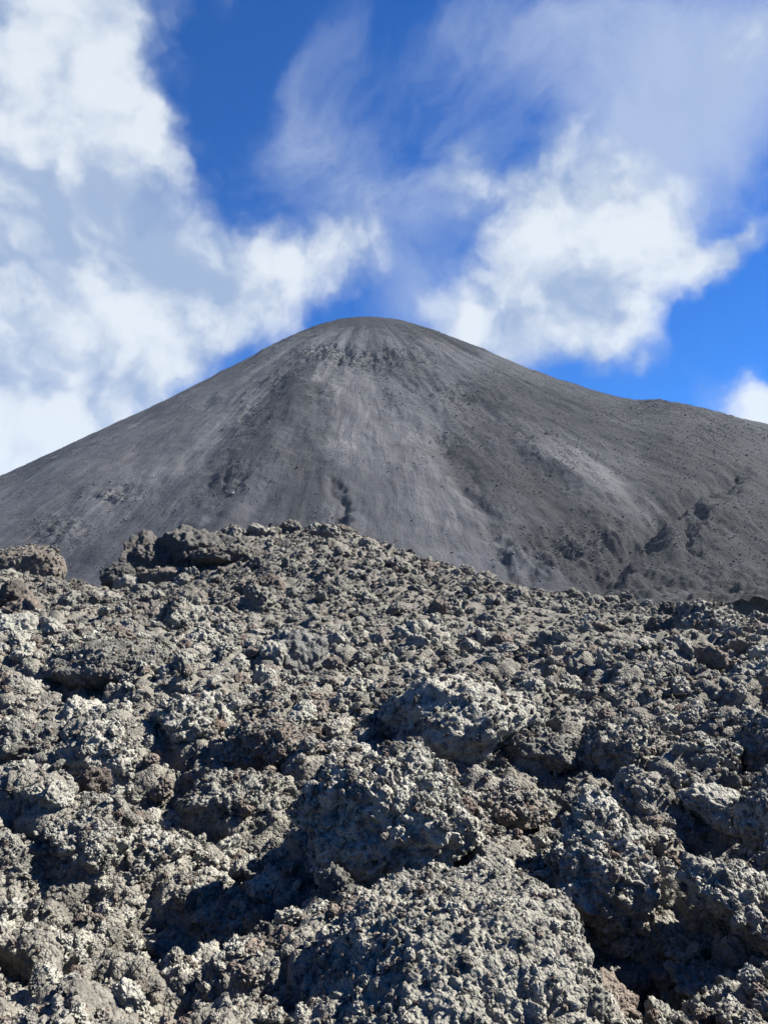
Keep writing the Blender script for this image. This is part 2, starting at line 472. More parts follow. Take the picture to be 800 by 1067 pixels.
BLOCKS = [
    # ---- skyline
    dict(px=18, base=607, w=84, h=44, mat='rust', label='left skyline boulder, a rounded grey hump at the photo edge above the lava field', ref='the rounded left skyline boulder', depth=0.8, cut=4, tilt=(0, 10, 0)),
    dict(px=126, base=612, w=40, h=28, label='low dark wedge at the far left foot of the skyline outcrop', ref='the dark wedge of the skyline outcrop', cut=7, tilt=(0, -20, 10), mat='dark', level=6, Y=36),
    dict(px=156, base=606, w=72, h=56, label='dark jagged block in the left part of the skyline outcrop', ref='the jagged left block of the outcrop', cut=8, tilt=(0, -14, 10), mat='dark', Y=37.5, crag=.3),
    dict(px=198, base=604, w=74, h=60, label='craggy block forming the top of the skyline outcrop, dark on its left face', ref='the craggy top of the outcrop', cut=8, level=6, mat='dark', Y=38, crag=.3),
    dict(px=228, base=580, w=34, h=27, label='squarish dark block right of the outcrop top', ref='the squarish outcrop block', cut=7, level=5, mat='dark', Y=39),
    dict(px=172, base=607, w=56, h=17, label='flat pinkish slab tucked under the dark skyline outcrop', ref='the pinkish slab under the outcrop', mat='rust', cut=5, level=5, depth=.7, Y=36),
    dict(px=135, base=612, w=26, h=14, label='pale leaning stone at the foot of the skyline outcrop', ref='the pale leaning stone', mat='pale', cut=6, level=5, Y=35.5),
    dict(px=240, base=612, w=84, h=44, label='rusty pink mound on the ridge just right of the dark outcrop', ref='the rusty pink ridge mound', mat='rust', depth=0.9, Y=36),
    dict(px=240, base=560, w=30, h=14, label='small pointed block on the crest above the rusty mound', ref='the pointed crest block', level=5, cut=2),
    dict(px=340, base=560, w=26, h=14, label='knobbly block on the highest point of the lava ridge', ref='the highest ridge block', level=5, cut=1),
    dict(px=652, base=634, w=15, h=17, label='little upright knob sticking up from the skyline right of centre', ref='the upright skyline knob', level=5, depth=1.0, sink=.2),
    dict(px=618, base=634, w=34, h=12, label='pale low block on the skyline left of the upright knob', ref='the pale low skyline block', mat='pale', level=5),
    dict(px=726, base=664, w=62, h=40, label='craggy boulder with a pitted front standing on the right skyline', ref='the pitted skyline boulder', cut=1),
    dict(px=748, base=668, w=34, h=26, label='dark lumpy rock leaning on the right side of the skyline boulder', ref='the lumpy skyline rock', level=5),
    dict(px=690, base=662, w=34, h=18, label='tan rock just left of the right skyline boulder', ref='the tan skyline rock', mat='rust', level=5),
    dict(px=775, base=662, w=40, h=16, label='low rock on the skyline near the right photo edge', ref='the low rock at right skyline end', level=5),
    # ---- far middle
    dict(px=190, base=662, w=54, h=44, label='blocky boulder with a pale left face below the skyline outcrop', ref='the blocky pale faced boulder', cut=3, tilt=(0, 0, 20)),
    dict(px=20, base=672, w=56, h=36, label='pale boulder with a smooth top near the left photo edge', ref='the smooth topped pale boulder', mat='pale', cut=3),
    dict(px=54, base=671, w=24, h=30, label='pale wedge beside the smooth topped boulder at left', ref='the pale wedge at left', mat='pale', cut=4, level=5),
    dict(px=238, base=690, w=62, h=24, label='flat lava slab overhanging a dark hollow, left of centre', ref='the overhanging flat slab', cut=3, tilt=(0, 6, 0), sink=.1),
    dict(px=312, base=708, w=74, h=54, label='smooth grey faced boulder in the middle of the field', ref='the smooth grey faced boulder', mat='grey', cut=4, tilt=(0, 8, 15)),
    dict(px=372, base=738, w=32, h=34, label='dark upright block standing in a shaded hollow at centre', ref='the dark upright block in the hollow', cut=2),
    dict(px=126, base=716, w=120, h=52, label='broad gravelly hump of lava on the left side', ref='the gravelly left hump', depth=0.9),
    dict(px=476, base=792, w=160, h=92, label='large rounded gravelly mound right of centre', ref='the large gravelly mound', depth=0.95, sink=.45),
    dict(px=668, base=716, w=62, h=30, label='long pale ridge block right of the path band', ref='the long pale ridge block', cut=2),
    dict(px=790, base=728, w=62, h=48, label='boulder with deep shade beneath it at the right photo edge', ref='the deep shaded right edge boulder', cut=1),
    dict(px=450, base=660, w=56, h=16, label='low dark ledge on the far slope above centre', ref='the low dark ledge', cut=1, level=5),
    dict(px=560, base=700, w=30, h=15, mat='dark', label='lumpy block lying in the gravel right of centre', ref='the lumpy block in gravel', level=5),
    dict(px=470, base=640, w=34, h=16, label='block with a dark hollow behind the path band', ref='the hollowed block behind the path', level=5),
    # ---- near middle
    dict(px=288, base=806, w=88, h=62, label='rounded brownish boulder, dark on its left, left of centre', ref='the rounded brownish boulder', mat='rust', depth=.9),
    dict(px=120, base=818, w=88, h=70, label='tall knobbly lava mass rising at left', ref='the tall knobbly left mass', cut=1),
    dict(px=30, base=800, w=84, h=56, label='rough pale lump at the left photo edge above the shaded gully', ref='the rough pale left edge lump'),
    dict(px=200, base=770, w=60, h=44, label='knobbly clump between the left hump and brownish boulder', ref='the knobbly clump by the left hump'),
    dict(px=634, base=808, w=100, h=62, label='boulder with a broad shaded front face right of centre', ref='the broad shaded front boulder', cut=3, tilt=(0, -12, 0)),
    dict(px=726, base=812, w=62, h=50, label='spiny clump of clinker behind the flat topped pale rock', ref='the spiny clump at right', ),
    dict(px=786, base=800, w=52, h=60, label='rounded rock half out of the photo at right, middle height', ref='the half hidden right edge rock'),
    dict(px=738, base=868, w=92, h=50, label='flat topped pale rock with a smooth slanting face at right', ref='the flat topped pale rock', mat='pale', cut=4, tilt=(0, 14, 0)),
    dict(px=783, base=905, w=56, h=86, label='pointed crag standing at the right photo edge', ref='the pointed right edge crag', cut=3, tilt=(0, -10, 0), sink=.2),
    dict(px=560, base=800, w=70, h=44, label='low knobbly rock beside the shaded front boulder', ref='the low knobbly rock'),
    # ---- foreground
    dict(px=412, base=926, w=170, h=150, label='big central boulder with a lit knobbly top and black shaded side', ref='the big central boulder', depth=.9, level=7, tilt=(0, -8, 0), sink=.25, cut=3),
    dict(px=612, base=1000, w=115, h=175, label='tall humped lava mass right of the foreground slab', ref='the tall humped mass', depth=1.2, level=7, tilt=(0, 10, -15), cut=2),
    dict(px=445, base=1112, w=290, h=178, mat='slab', label='largest foreground slab, grainy pale lava sloping out of the photo bottom', ref='the largest foreground slab', depth=1.15, level=8, tilt=(6, -6, 0), sink=.3, cut=4, warp=.25, knob=(3.6, .045), fine=(9, .05), micro=(21, .026), crag=.10),
    dict(px=770, base=1010, w=130, h=110, label='overhanging slab of pale clinker at the right photo edge', ref='the overhanging right slab', level=7, tilt=(0, 24, 0), sink=.15),
    dict(px=102, base=925, w=70, h=78, label='spiny two pronged clump with a black hole, left foreground', ref='the two pronged spiny clump', level=6, sink=.2, crag=.3),
    dict(px=22, base=930, w=80, h=66, label='knobbly clump at the left photo edge in the foreground', ref='the knobbly left edge clump'),
    dict(px=66, base=985, w=110, h=42, label='long lit crest of clinker in the left foreground', ref='the long lit left crest', tilt=(0, 0, 8)),
    dict(px=205, base=1000, w=90, h=30, label='low crest of pale clinker left of the round rocks', ref='the low pale crest', tilt=(0, 6, 0)),
    dict(px=208, base=1052, w=66, h=56, label='lumpy brown grey rock in the bottom left foreground', ref='the lumpy brown grey rock', cut=1),
    dict(px=321, base=980, w=34, h=28, label='round dark pebbly rock above the tan rock', ref='the round dark pebbly rock', mat='grey', depth=1, sink=.15),
    dict(px=296, base=1018, w=52, h=50, label='round tan rock leaning against the foreground slab', ref='the round tan rock', mat='rust', depth=1, sink=.15),
    dict(px=675, base=1040, w=30, h=32, label='small pale angular stone lying in the shaded gully', ref='the small pale angular stone', mat='pale', cut=9, depth=.8, sink=.1, level=5, knob=(3, .05), fine=(8, .03), micro=(9, 0), crag=.03),
    dict(px=130, base=1066, w=70, h=26, label='pale layered splinter lying flat at the bottom left', ref='the pale layered splinter', mat='pale', cut=5, lay=.08, depth=.5, tilt=(0, -22, 10), sink=.1, knob=(3, .1), fine=(8, .05), micro=(9, 0), crag=.08),
    dict(px=640, base=1040, w=48, h=34, label='shaded grey block left of the small pale stone', ref='the shaded grey block', mat='grey', cut=4),
    dict(px=170, base=905, w=60, h=40, label='dim rounded lump in the shaded left gully', ref='the dim rounded lump'),
    dict(px=250, base=850, w=90, h=50, label='knobbly lit lump above the shaded gully, left of the central boulder', ref='the lit lump above the gully'),
    dict(px=530, base=860, w=60, h=40, label='crusty lump right behind the central boulder', ref='the crusty lump'),
    dict(px=250, base=992, w=62, h=50, label='knobbly lump standing in the dark hollow left of the foreground slab', ref='the lump in the dark hollow', level=6),
    dict(px=292, base=945, w=46, h=40, label='small rough block under the shaded side of the central boulder', ref='the rough block under the central boulder', level=6, cut=3),
    dict(px=206, base=950, w=48, h=36, label='small lit lump on the left lip of the dark hollow', ref='the lit lip of the dark hollow', level=6),
    dict(px=640, base=1000, w=42, h=34, label='rough block in the pit beneath the tall humped mass', ref='the rough block in the right pit', level=6, cut=3),
    dict(px=706, base=1012, w=60, h=40, label='broken block below the overhanging slab at lower right', ref='the broken block under the overhang', level=6, cut=4),
    dict(px=690, base=940, w=44, h=30, label='dark stone in the gully beside the overhanging slab', ref='the dark gully stone', mat='grey'),
    dict(px=760, base=1066, w=120, h=40, label='crumbly lit heap at the bottom right corner', ref='the crumbly corner heap'),
    dict(px=14, base=1062, w=70, h=36, label='pale lump at the bottom left corner', ref='the pale bottom left lump'),
]


def plan(b):
    """distance, half sizes and heights of a block from its foot and size in the photograph"""
    px, base, w, h = b['px'], b['base'], b['w'], b['h']
    depth, sink, Y = b.get('depth', 0.85), b.get('sink', 0.35), b.get('Y')
    if Y is None:
        ys = np.exp(np.linspace(math.log(1.6), math.log(46), 1200))
        e = (macro((px - 400) / FOC * ys, ys) - CAM_Z) / ys
        hit = e >= float(elev(base))
        Y = float(ys[np.argmax(hit)]) if hit.any() else 40.0
    yc = Y + w * Y / FOC / 2 * depth * 0.75
    s = yc / FOC
    a, bb = w * s / 2, w * s / 2 * depth
    x = (px - 400) / FOC * yc
    z0 = float(macro(np.array([x]), np.array([Y]))[0])
    ztop = CAM_Z + yc * float(elev(base - h * 0.98))
    zbot = min(z0, float(macro(np.array([x]), np.array([yc]))[0])) - (ztop - z0) * sink
    return Y, x, yc, a, bb, ztop, zbot, z0


PLANS = [plan(b) for b in BLOCKS]


def band_at(X, Y):
    """the band of finer gravel that crosses the field below the ridge"""
    u = X / np.maximum(Y, 1)
    return smoothstep(Y, 15, 19) * (1 - smoothstep(Y, 29, 34)) * smoothstep(u, -0.08, 0.06) * 0.9


def rough(X, Y):
    """metre-scale unevenness of the field"""
    P = np.stack([X, Y, np.zeros_like(X)], 1)
    smooth_band = band_at(X, Y)
    n1 = fbm(P, 0.55, 101, 3) * 0.30
    n2 = (knobs(P + 0.3 * vec3(P, 1.0, 201, 1), 0.95, 301) - 0.5) * 0.34
    close = 1 - smoothstep(Y, 9, 20)
    n2 = n2 + (knobs(P + 0.22 * vec3(P, 1.7, 211, 1), 1.9, 311) - 0.5) * 0.30 * (0.45 + 0.55 * close)
    n1 = n1 + fbm(P, 1.3, 131, 2) * 0.20 * close
    amp = 1 - 0.75 * smooth_band
    far = smoothstep(Y, 14, 40)
    n3 = fbm(P, 0.16, 401, 2) * 0.9 * far * (1 - 0.6 * smoothstep(Y, 40, 50))
    return (n1 + n2) * amp * (0.75 + 0.5 * far) + n3 * 0.5 * amp


def near_blocks(X, Y):
    """1 on and hard by the separate boulders, 0 away from them"""
    m = np.zeros_like(X); dip = np.zeros_like(X)
    for (Y0, x, yc, a, b, zt, zb, z0) in PLANS:
        e = ((X - x) / (a * 1.12)) ** 2 + ((Y - yc) / (b * 1.12)) ** 2
        m = np.maximum(m, np.exp(-np.maximum(e - 0.7, 0) * 2.2))
        front = np.exp(-((X - x + a * .35) / (a * 1.1)) ** 2 - ((Y - (yc - b * 1.15)) / (b * .55)) ** 2)
        dip = np.maximum(dip, front * (zt - z0) * 0.22)
    return m, dip


def field_z(X, Y):
    m, dip = near_blocks(X, Y)
    return macro(X, Y) + rough(X, Y) * (1 - 0.8 * m) - dip


rows, cols = 1050, 1000
Yr = np.exp(np.linspace(math.log(1.2), math.log(100), rows))
Ur = np.linspace(-1.0, 1.0, cols)
GY, GU = np.meshgrid(Yr, Ur, indexing='ij')
X = (GU * (GY + 1.0)).ravel(); Y = GY.ravel()
Z = field_z(X, Y)
Pz = np.stack([X, Y, Z], 1)
# knobbly relief in three sizes, moved along the surface normal and sideways
Zg = Z.reshape(rows, cols)
v = Pz.reshape(rows, cols, 3)
du = np.gradient(v, axis=1); dv = np.gradient(v, axis=0)
nrm = np.cross(du, dv).reshape(-1, 3); nrm /= np.linalg.norm(nrm, axis=1)[:, None]
W = Pz + 0.10 * vec3(Pz, 2.2, 511, 2)
band = band_at(X, Y)
am = (1 - 0.7 * band)
dsp = ((knobs(W, 3.3, 601) - 0.5) * 0.19 + (knobs(W, 7.5, 602) - 0.5) * 0.06) * am
near = Y < 22
dsp[near] += (knobs(W[near], 17.0, 603) - 0.5) * 0.028
dsp += fbm(Pz, 9.0, 701, 2) * 0.02
Pz = Pz + nrm * dsp[:, None] + 0.06 * vec3(Pz, 4.0, 801, 2) * np.array([1, 1, 0.5])
FIELD = Pz.reshape(rows, cols, 3)


def ground_at(x, y):
    """height of the displaced field (nearest sample)"""
    r = np.interp(np.log(y), np.log(Yr), np.arange(rows)); c = (x / (y + 1.0) + 1.0) / 2 * (cols - 1)
    r = np.clip(np.round(r).astype(int), 0, rows - 1); c = np.clip(np.round(c).astype(int), 0, cols - 1)
    return FIELD[r, c]


field = link('lava_ground', grid_mesh('lava_ground', Pz, rows, cols), LAVA_GROUND)
field['kind'] = 'structure'


# ------------------------------------------------------------------ rocks
def rock_mesh(name, seed, level, dims, knob=(2.2, 0.30), fine=(5.5, 0.12), micro=(14.0, 0.05), crag=0.18, cut=0.0, warp=0.35, flat=True, lay=0.0):
    """A block of clinker of half-sizes dims, knobbly all over; dims in metres. knob = (knobs per unit radius, height)."""
    V, T = ico(level)
    rs = np.random.default_rng(seed)
    P = V.copy()
    # big crooked form
    f = 1 + fbm(P, 0.9, seed, 2) * 0.55 * warp * 2 
    P = P * f[:, None]
    if cut:                                   # broken flat faces
        for _ in range(int(cut)):
            n = rs.normal(size=3); n /= np.linalg.norm(n); o = rs.uniform(0.55, 0.8)
            dd = P @ n - o
            P = P - np.clip(dd, 0, None)[:, None] * n * 0.88
    D = P * np.array(dims)
    g = np.array(dims).mean()
    n = V / np.array(dims); n /= np.linalg.norm(n, axis=1)[:, None]
    Q = D / g
    Wp = Q + 0.16 * vec3(Q, 2.0, seed + 5, 2)
    h = (knobs(Wp, knob[0], seed + 1) - 0.45) * knob[1]
    if fine[1]: h = h + (knobs(Wp, fine[0], seed + 2) - 0.45) * fine[1]
    if micro[1]: h = h + (knobs(Wp + 0.03 * vec3(Q, 9, seed + 6, 1), micro[0], seed + 3) - 0.45) * micro[1]
    h = h + fbm(Q, 3.2, seed + 9, 4, 0.55) * crag * 0.6
    if lay: h = h + lay * np.abs(np.sin(Q[:, 2] * 16 + 2 * fbm(Q, 1.5, seed + 12, 2)))
    D = D + n * (h * g)[:, None] + vec3(D, 9.0, seed + 20, 2) * min(0.022, .1 * g)
    return tri_mesh(name, D, T)


def block(b, pl):
    """one separate boulder"""
    kw = dict(b)
    for k in ('px', 'base', 'w', 'h', 'label', 'ref', 'mat', 'depth', 'level', 'seed', 'tilt', 'sink', 'Y'): kw.pop(k, None)
    Y, x, yc, a, bb, ztop, zbot, z0 = pl
    mat = MATS[b['mat']] if 'mat' in b else LAVA
    level, tilt, label, seed, cat, name, group = b.get('level', 6), b.get('tilt', (0, 0, 0)), b['label'], b.get('seed'), 'boulder', 'lava_boulder', None
    c = (ztop - zbot) / 2; b = bb
    if seed is None: seed = block.n * 53 + 1000
    block.n += 1
    g = (a + b + c) / 3
    far = max(1.0, Y / 8)
    kw.setdefault('knob', (g / 0.15 / far ** .5, min(.2, 0.050 * far ** .5 / g)))
    kw.setdefault('fine', (g / 0.058 / far ** .5, min(.12, 0.034 * far ** .5 / g)))
    kw.setdefault('micro', (g / 0.024, 0.013 / g))
    kw.setdefault('crag', min(0.24, 0.11 / g))
    # far boulders need no millimetre relief
    if Y > 16: kw['micro'] = (g / .09, .03 / g)
    me = rock_mesh(name, seed, level, (a, b, c), **kw)
    o = link(name, me, mat)
    top = max(v.co.z for v in me.vertices)
    me.transform(Matrix.Scale(c / top, 4, (0, 0, 1)))
    o.location = (x, yc, (ztop + zbot) / 2)
    o.rotation_euler = tuple(R(t) for t in tilt)
    o['label'] = label; o['category'] = cat
    if group: o['group'] = group
    block.made.append((o, Y))
    return o


block.n = 0
block.made = []

LAVA_SLAB = lava_material('lava_slab', pale=(0.185, 0.178, 0.155), mid=(0.105, 0.099, 0.088), rusty=.3)
LAVA_DARK = lava_material('lava_dark', pale=(0.085, 0.082, 0.078), mid=(0.045, 0.043, 0.042))
MATS = {'slab': LAVA_SLAB, 'dark': LAVA_DARK, 'rust': LAVA_RUST, 'pale': LAVA_PALE, 'grey': LAVA_GREY}
for b, pl in zip(BLOCKS, PLANS): block(b, pl)

# ---- loose blocks one can still tell apart, copies of eight shapes
VAR = []
for k in range(14):
    cutn = [0, 2, 4, 1, 3, 0, 5, 2, 1, 0, 3, 6, 1, 2][k]
    dims = (1, [.8, .9, .7, .95][k % 4], [.7, .85, .6, .75, .9][k % 5])
    if k % 2:
        me = rock_mesh('clinker', 4000 + 97 * k, 5, dims, knob=(2.2, 0.12), fine=(5.0, 0.12), micro=(11.5, 0.10), crag=0.34, cut=7 + k // 2, warp=.55)
    else:
        me = rock_mesh('clinker', 4000 + 97 * k, 5, dims, knob=(2.0 + .3 * (k % 3), 0.34), fine=(5.0, 0.22), micro=(11.5, 0.11), crag=0.42, cut=cutn, warp=.5)
    me.materials.append(LAVA if k % 7 != 3 else LAVA_RUST)
    VAR.append(me)


def lay_rock(me, x, y, s, rs):
    p = ground_at(np.array([x]), np.array([y]))[0]
    o = bpy.data.objects.new('lava_block', me)
    sc.collection.objects.link(o)
    o.location = (x, y, p[2] + s * rs.uniform(0.05, .3))
    o.rotation_euler = (rs.uniform(-.5, .5), rs.uniform(-.5, .5), rs.uniform(0, 6.28))
    o.scale = (s, s * rs.uniform(.8, 1.1), s * rs.uniform(.7, 1.0))
    return o


def to_px(x, y, z):
    c, sn = math.cos(PITCH), math.sin(PITCH)
    d = y * c + (z - CAM_Z) * sn
    return 400 + FOC * x / d, 533.5 - FOC * (-y * sn + (z - CAM_Z) * c) / d


rs = np.random.default_rng(5)
ZONES = [  # group, nearest and farthest distance, count
    ('loose blocks among the foreground boulders', 3.3, 7, 40),
    ('loose blocks in the middle of the field', 7, 15, 60),
    ('loose blocks on the far slope', 15, 31, 40),
    ('blocks along the lava ridge', 31, 44, 45),
]
used = set(); taken = []
for grp, y0, y1, n in ZONES:
    done = tries = 0
    while done < n and tries < 4000:
        tries += 1
        y = math.exp(rs.uniform(math.log(y0), math.log(y1)))
        x = rs.uniform(-.49, .49) * y
        m, _ = near_blocks(np.array([x]), np.array([y]))
        if m[0] > .35: continue
        p = ground_at(np.array([x]), np.array([y]))[0]
        qx, qy = to_px(*[float(t) for t in p])
        if not (8 < qx < 792 and qy < 1045): continue
        half = rs.uniform(8, 11) if rs.random() < .7 else rs.uniform(11, 17)
        ki = int(rs.integers(len(VAR)))
        # told apart by kind, colour and the nearest boulder with a name of its own
        best = None
        for b in BLOCKS:
            bx, by = b['px'], b['base'] - b['h'] / 2
            dx, dy = (qx - bx) / (b['w'] / 2), (qy - by) / (b['h'] / 2)
            gap = math.hypot(max(abs(qx - bx) - b['w'] / 2, 0), max(abs(qy - by) - b['h'] / 2, 0))
            if best is None or gap < best[0]: best = (gap, b, dx, dy)
        gap, b, dx, dy = best
        if gap > 60: continue
        side = ('right of' if dx > 0 else 'left of') if abs(dx) > abs(dy) else ('below' if dy > 0 else 'above')
        kind = 'rusty' if ki % 7 == 3 else 'grey'
        form = 'angular' if ki % 2 else 'knobbly'
        size = 'larger ' if half > 11 else 'small '
        lab = '%s%s %s block %s %s' % (size, form, kind, side, b['ref'])
        if lab in used or any(math.hypot(qx - u, qy - v) < (half + w) * 1.1 for u, v, w in taken if True): continue
        used.add(lab); taken.append((qx, qy, half))
        o = lay_rock(VAR[ki], x, y, half * y / FOC, rs)
        o['label'] = lab; o['category'] = 'rock'; o['group'] = grp
        done += 1
    print(grp, done, tries)

# ------------------------------------------------------------------ rubble nobody could count
def scatter(name, P, S, Ro, I, shapes):
    me = bpy.data.meshes.new(name)
    me.vertices.add(len(P)); me.vertices.foreach_set('co', P.astype(np.float32).ravel())
    for nm, ty, dat in (('scl', 'FLOAT_VECTOR', S), ('rot', 'FLOAT_VECTOR', Ro)):
        a = me.attributes.new(nm, ty, 'POINT'); a.data.foreach_set('vector', dat.astype(np.float32).ravel())
    a = me.attributes.new('idx', 'INT', 'POINT'); a.data.foreach_set('value', I.astype(np.int32))
    col = bpy.data.collections.new(name + '_shapes')
    for k, m in enumerate(shapes):
        o = bpy.data.objects.new('shape_%02d' % k, m); col.objects.link(o)
    ng = bpy.data.node_groups.new(name + '_nodes', 'GeometryNodeTree')
    ng.interface.new_socket('Geometry', in_out='INPUT', socket_type='NodeSocketGeometry')
    ng.interface.new_socket('Geometry', in_out='OUTPUT', socket_type='NodeSocketGeometry')
    N, L = ng.nodes, ng.links
    gi = N.new('NodeGroupInput'); go = N.new('NodeGroupOutput')
    mp = N.new('GeometryNodeMeshToPoints'); L.new(gi.outputs[0], mp.inputs['Mesh'])
    ci = N.new('GeometryNodeCollectionInfo'); ci.inputs['Collection'].default_value = col
    ci.inputs['Separate Children'].default_value = True; ci.inputs['Reset Children'].default_value = True
    ip = N.new('GeometryNodeInstanceOnPoints')
    L.new(mp.outputs[0], ip.inputs['Points']); L.new(ci.outputs[0], ip.inputs['Instance'])
    ip.inputs['Pick Instance'].default_value = True

    def at_(nm, ty):
        n = N.new('GeometryNodeInputNamedAttribute'); n.data_type = ty; n.inputs['Name'].default_value = nm
        return n.outputs['Attribute']
    L.new(at_('idx', 'INT'), ip.inputs['Instance Index'])
    L.new(at_('scl', 'FLOAT_VECTOR'), ip.inputs['Scale'])
    er = N.new('FunctionNodeEulerToRotation'); L.new(at_('rot', 'FLOAT_VECTOR'), er.inputs[0])
    L.new(er.outputs[0], ip.inputs['Rotation'])
    L.new(ip.outputs[0], go.inputs[0])
    o = link(name, me, shapes[0].materials[0])
    md = o.modifiers.new('rubble', 'NODES'); md.node_group = ng
    return o



def rubble():
    pts, scl, rot, idx = [], [], [], []
    g = np.random.default_rng(21)
    for s, ymax, cov in ((0.016, 6, 0.55), (0.029, 9.5, 0.75), (0.052, 16, 0.70), (0.07, 34, 0.45), (0.10, 50, 0.85), (0.19, 54, 0.50), (0.34, 60, .20)):
        A = 0.5 * 1.36 * (ymax ** 2 - 2.0)
        n = int(cov * A / (3.14 * s * s))
        y = np.sqrt(g.uniform(2.0, ymax ** 2, n)); x = g.uniform(-.68, .68, n) * (y + .6)
        keep = np.ones(n, bool)
        if s > .04: keep &= g.random(n) > band_at(x, y) * (0.55 if s < .08 else 0.85)
        if s > .15: keep &= (y > 7) | (g.random(n) < .35) & (y > 3.6) & (s < .25)
        # coarse pieces lie in heaps, fine ones fill between
        hp = fbm(np.stack([x, y, np.zeros(n)], 1), 0.9 if s < .15 else 0.4, 1201 + int(s * 500), 2)
        if s > .04: keep &= hp > g.uniform(-.55, .35, n)
        mb, _ = near_blocks(x, y)
        keep &= g.random(n) > mb * (.88 if s > .04 else .2)
        x, y = x[keep], y[keep]; n = len(x)
        p = ground_at(x, y).copy()
        h = s * (0.62 * 1.9 ** g.normal(0, .55, n))
        p[:, 2] += h * g.uniform(0.0, .75, n)
        pts.append(p)
        scl.append(np.stack([h, h * g.uniform(.75, 1.1, n), h * g.uniform(.65, 1.05, n)], 1))
        rot.append(np.stack([g.uniform(-.9, .9, n), g.uniform(-.9, .9, n), g.uniform(0, 6.28, n)], 1))
        idx.append(g.integers(0, len(VAR), n))
    # crust of small clinker on the boulders themselves
    bpy.context.view_layer.update()
    for o, Y in block.made:
        big = 1.0 if Y < 14 else 3.2
        me = o.data; nv = len(me.vertices)
        co = np.empty(nv * 3, np.float32); me.vertices.foreach_get('co', co)
        no = np.empty(nv * 3, np.float32); me.vertex_normals.foreach_get('vector', no)
        M = np.array(o.matrix_world); co = co.reshape(-1, 3) @ M[:3, :3].T + M[:3, 3]; no = no.reshape(-1, 3) @ M[:3, :3].T
        if me.materials[0] in (LAVA_GREY, LAVA_PALE, LAVA_DARK): continue
        area = sum(p.area for p in me.polygons) if nv < 50000 else 12.6 * (np.ptp(co, axis=0).mean() / 2) ** 2
        for s_, cov in ((.014, .45), (.026, .40), (.048, .16)):
            if s_ > .02 and o['label'].startswith('largest'): cov *= .45
            s_ = s_ * big
            if s_ / Y * FOC < 1.6: continue
            n = int(cov * area / (3.14 * s_ * s_))
            pk = g.integers(0, nv, n); pk = pk[no[pk, 2] > -0.1]; n = len(pk)
            p = co[pk]
            h = s_ * (0.7 * 1.8 ** g.normal(0, .5, n))
            pts.append(p + no[pk] * (h * .3)[:, None])
            scl.append(np.stack([h, h * g.uniform(.75, 1.1, n), h * g.uniform(.65, 1.05, n)], 1))
            rot.append(g.uniform(0, 6.28, (n, 3))); idx.append(g.integers(0, len(VAR), n))
    P, S, Ro, I = map(np.concatenate, (pts, scl, rot, idx))
    print('rubble pieces', len(P))
    o = scatter('lava_rubble', P, S, Ro, I, VAR)
    o['kind'] = 'stuff'; o['label'] = 'loose clinker rubble covering the lava field'; o['category'] = 'rubble'


rubble()

# ------------------------------------------------------------------ volcano
SX = np.array([-900, -400, 0, 50, 100, 150, 200, 250, 280, 300, 320, 340, 360, 380, 400, 420, 450, 500, 550, 600, 650, 665, 680, 720, 760, 800, 900, 1300, 1700])
SR = np.array([606, 604, 497, 473, 450, 427.5, 403, 377.5, 361, 352, 343.5, 336, 331.5, 330, 331, 334, 343, 362, 384, 401, 415.5, 418.5, 417, 423, 434, 441, 470, 560, 600.])


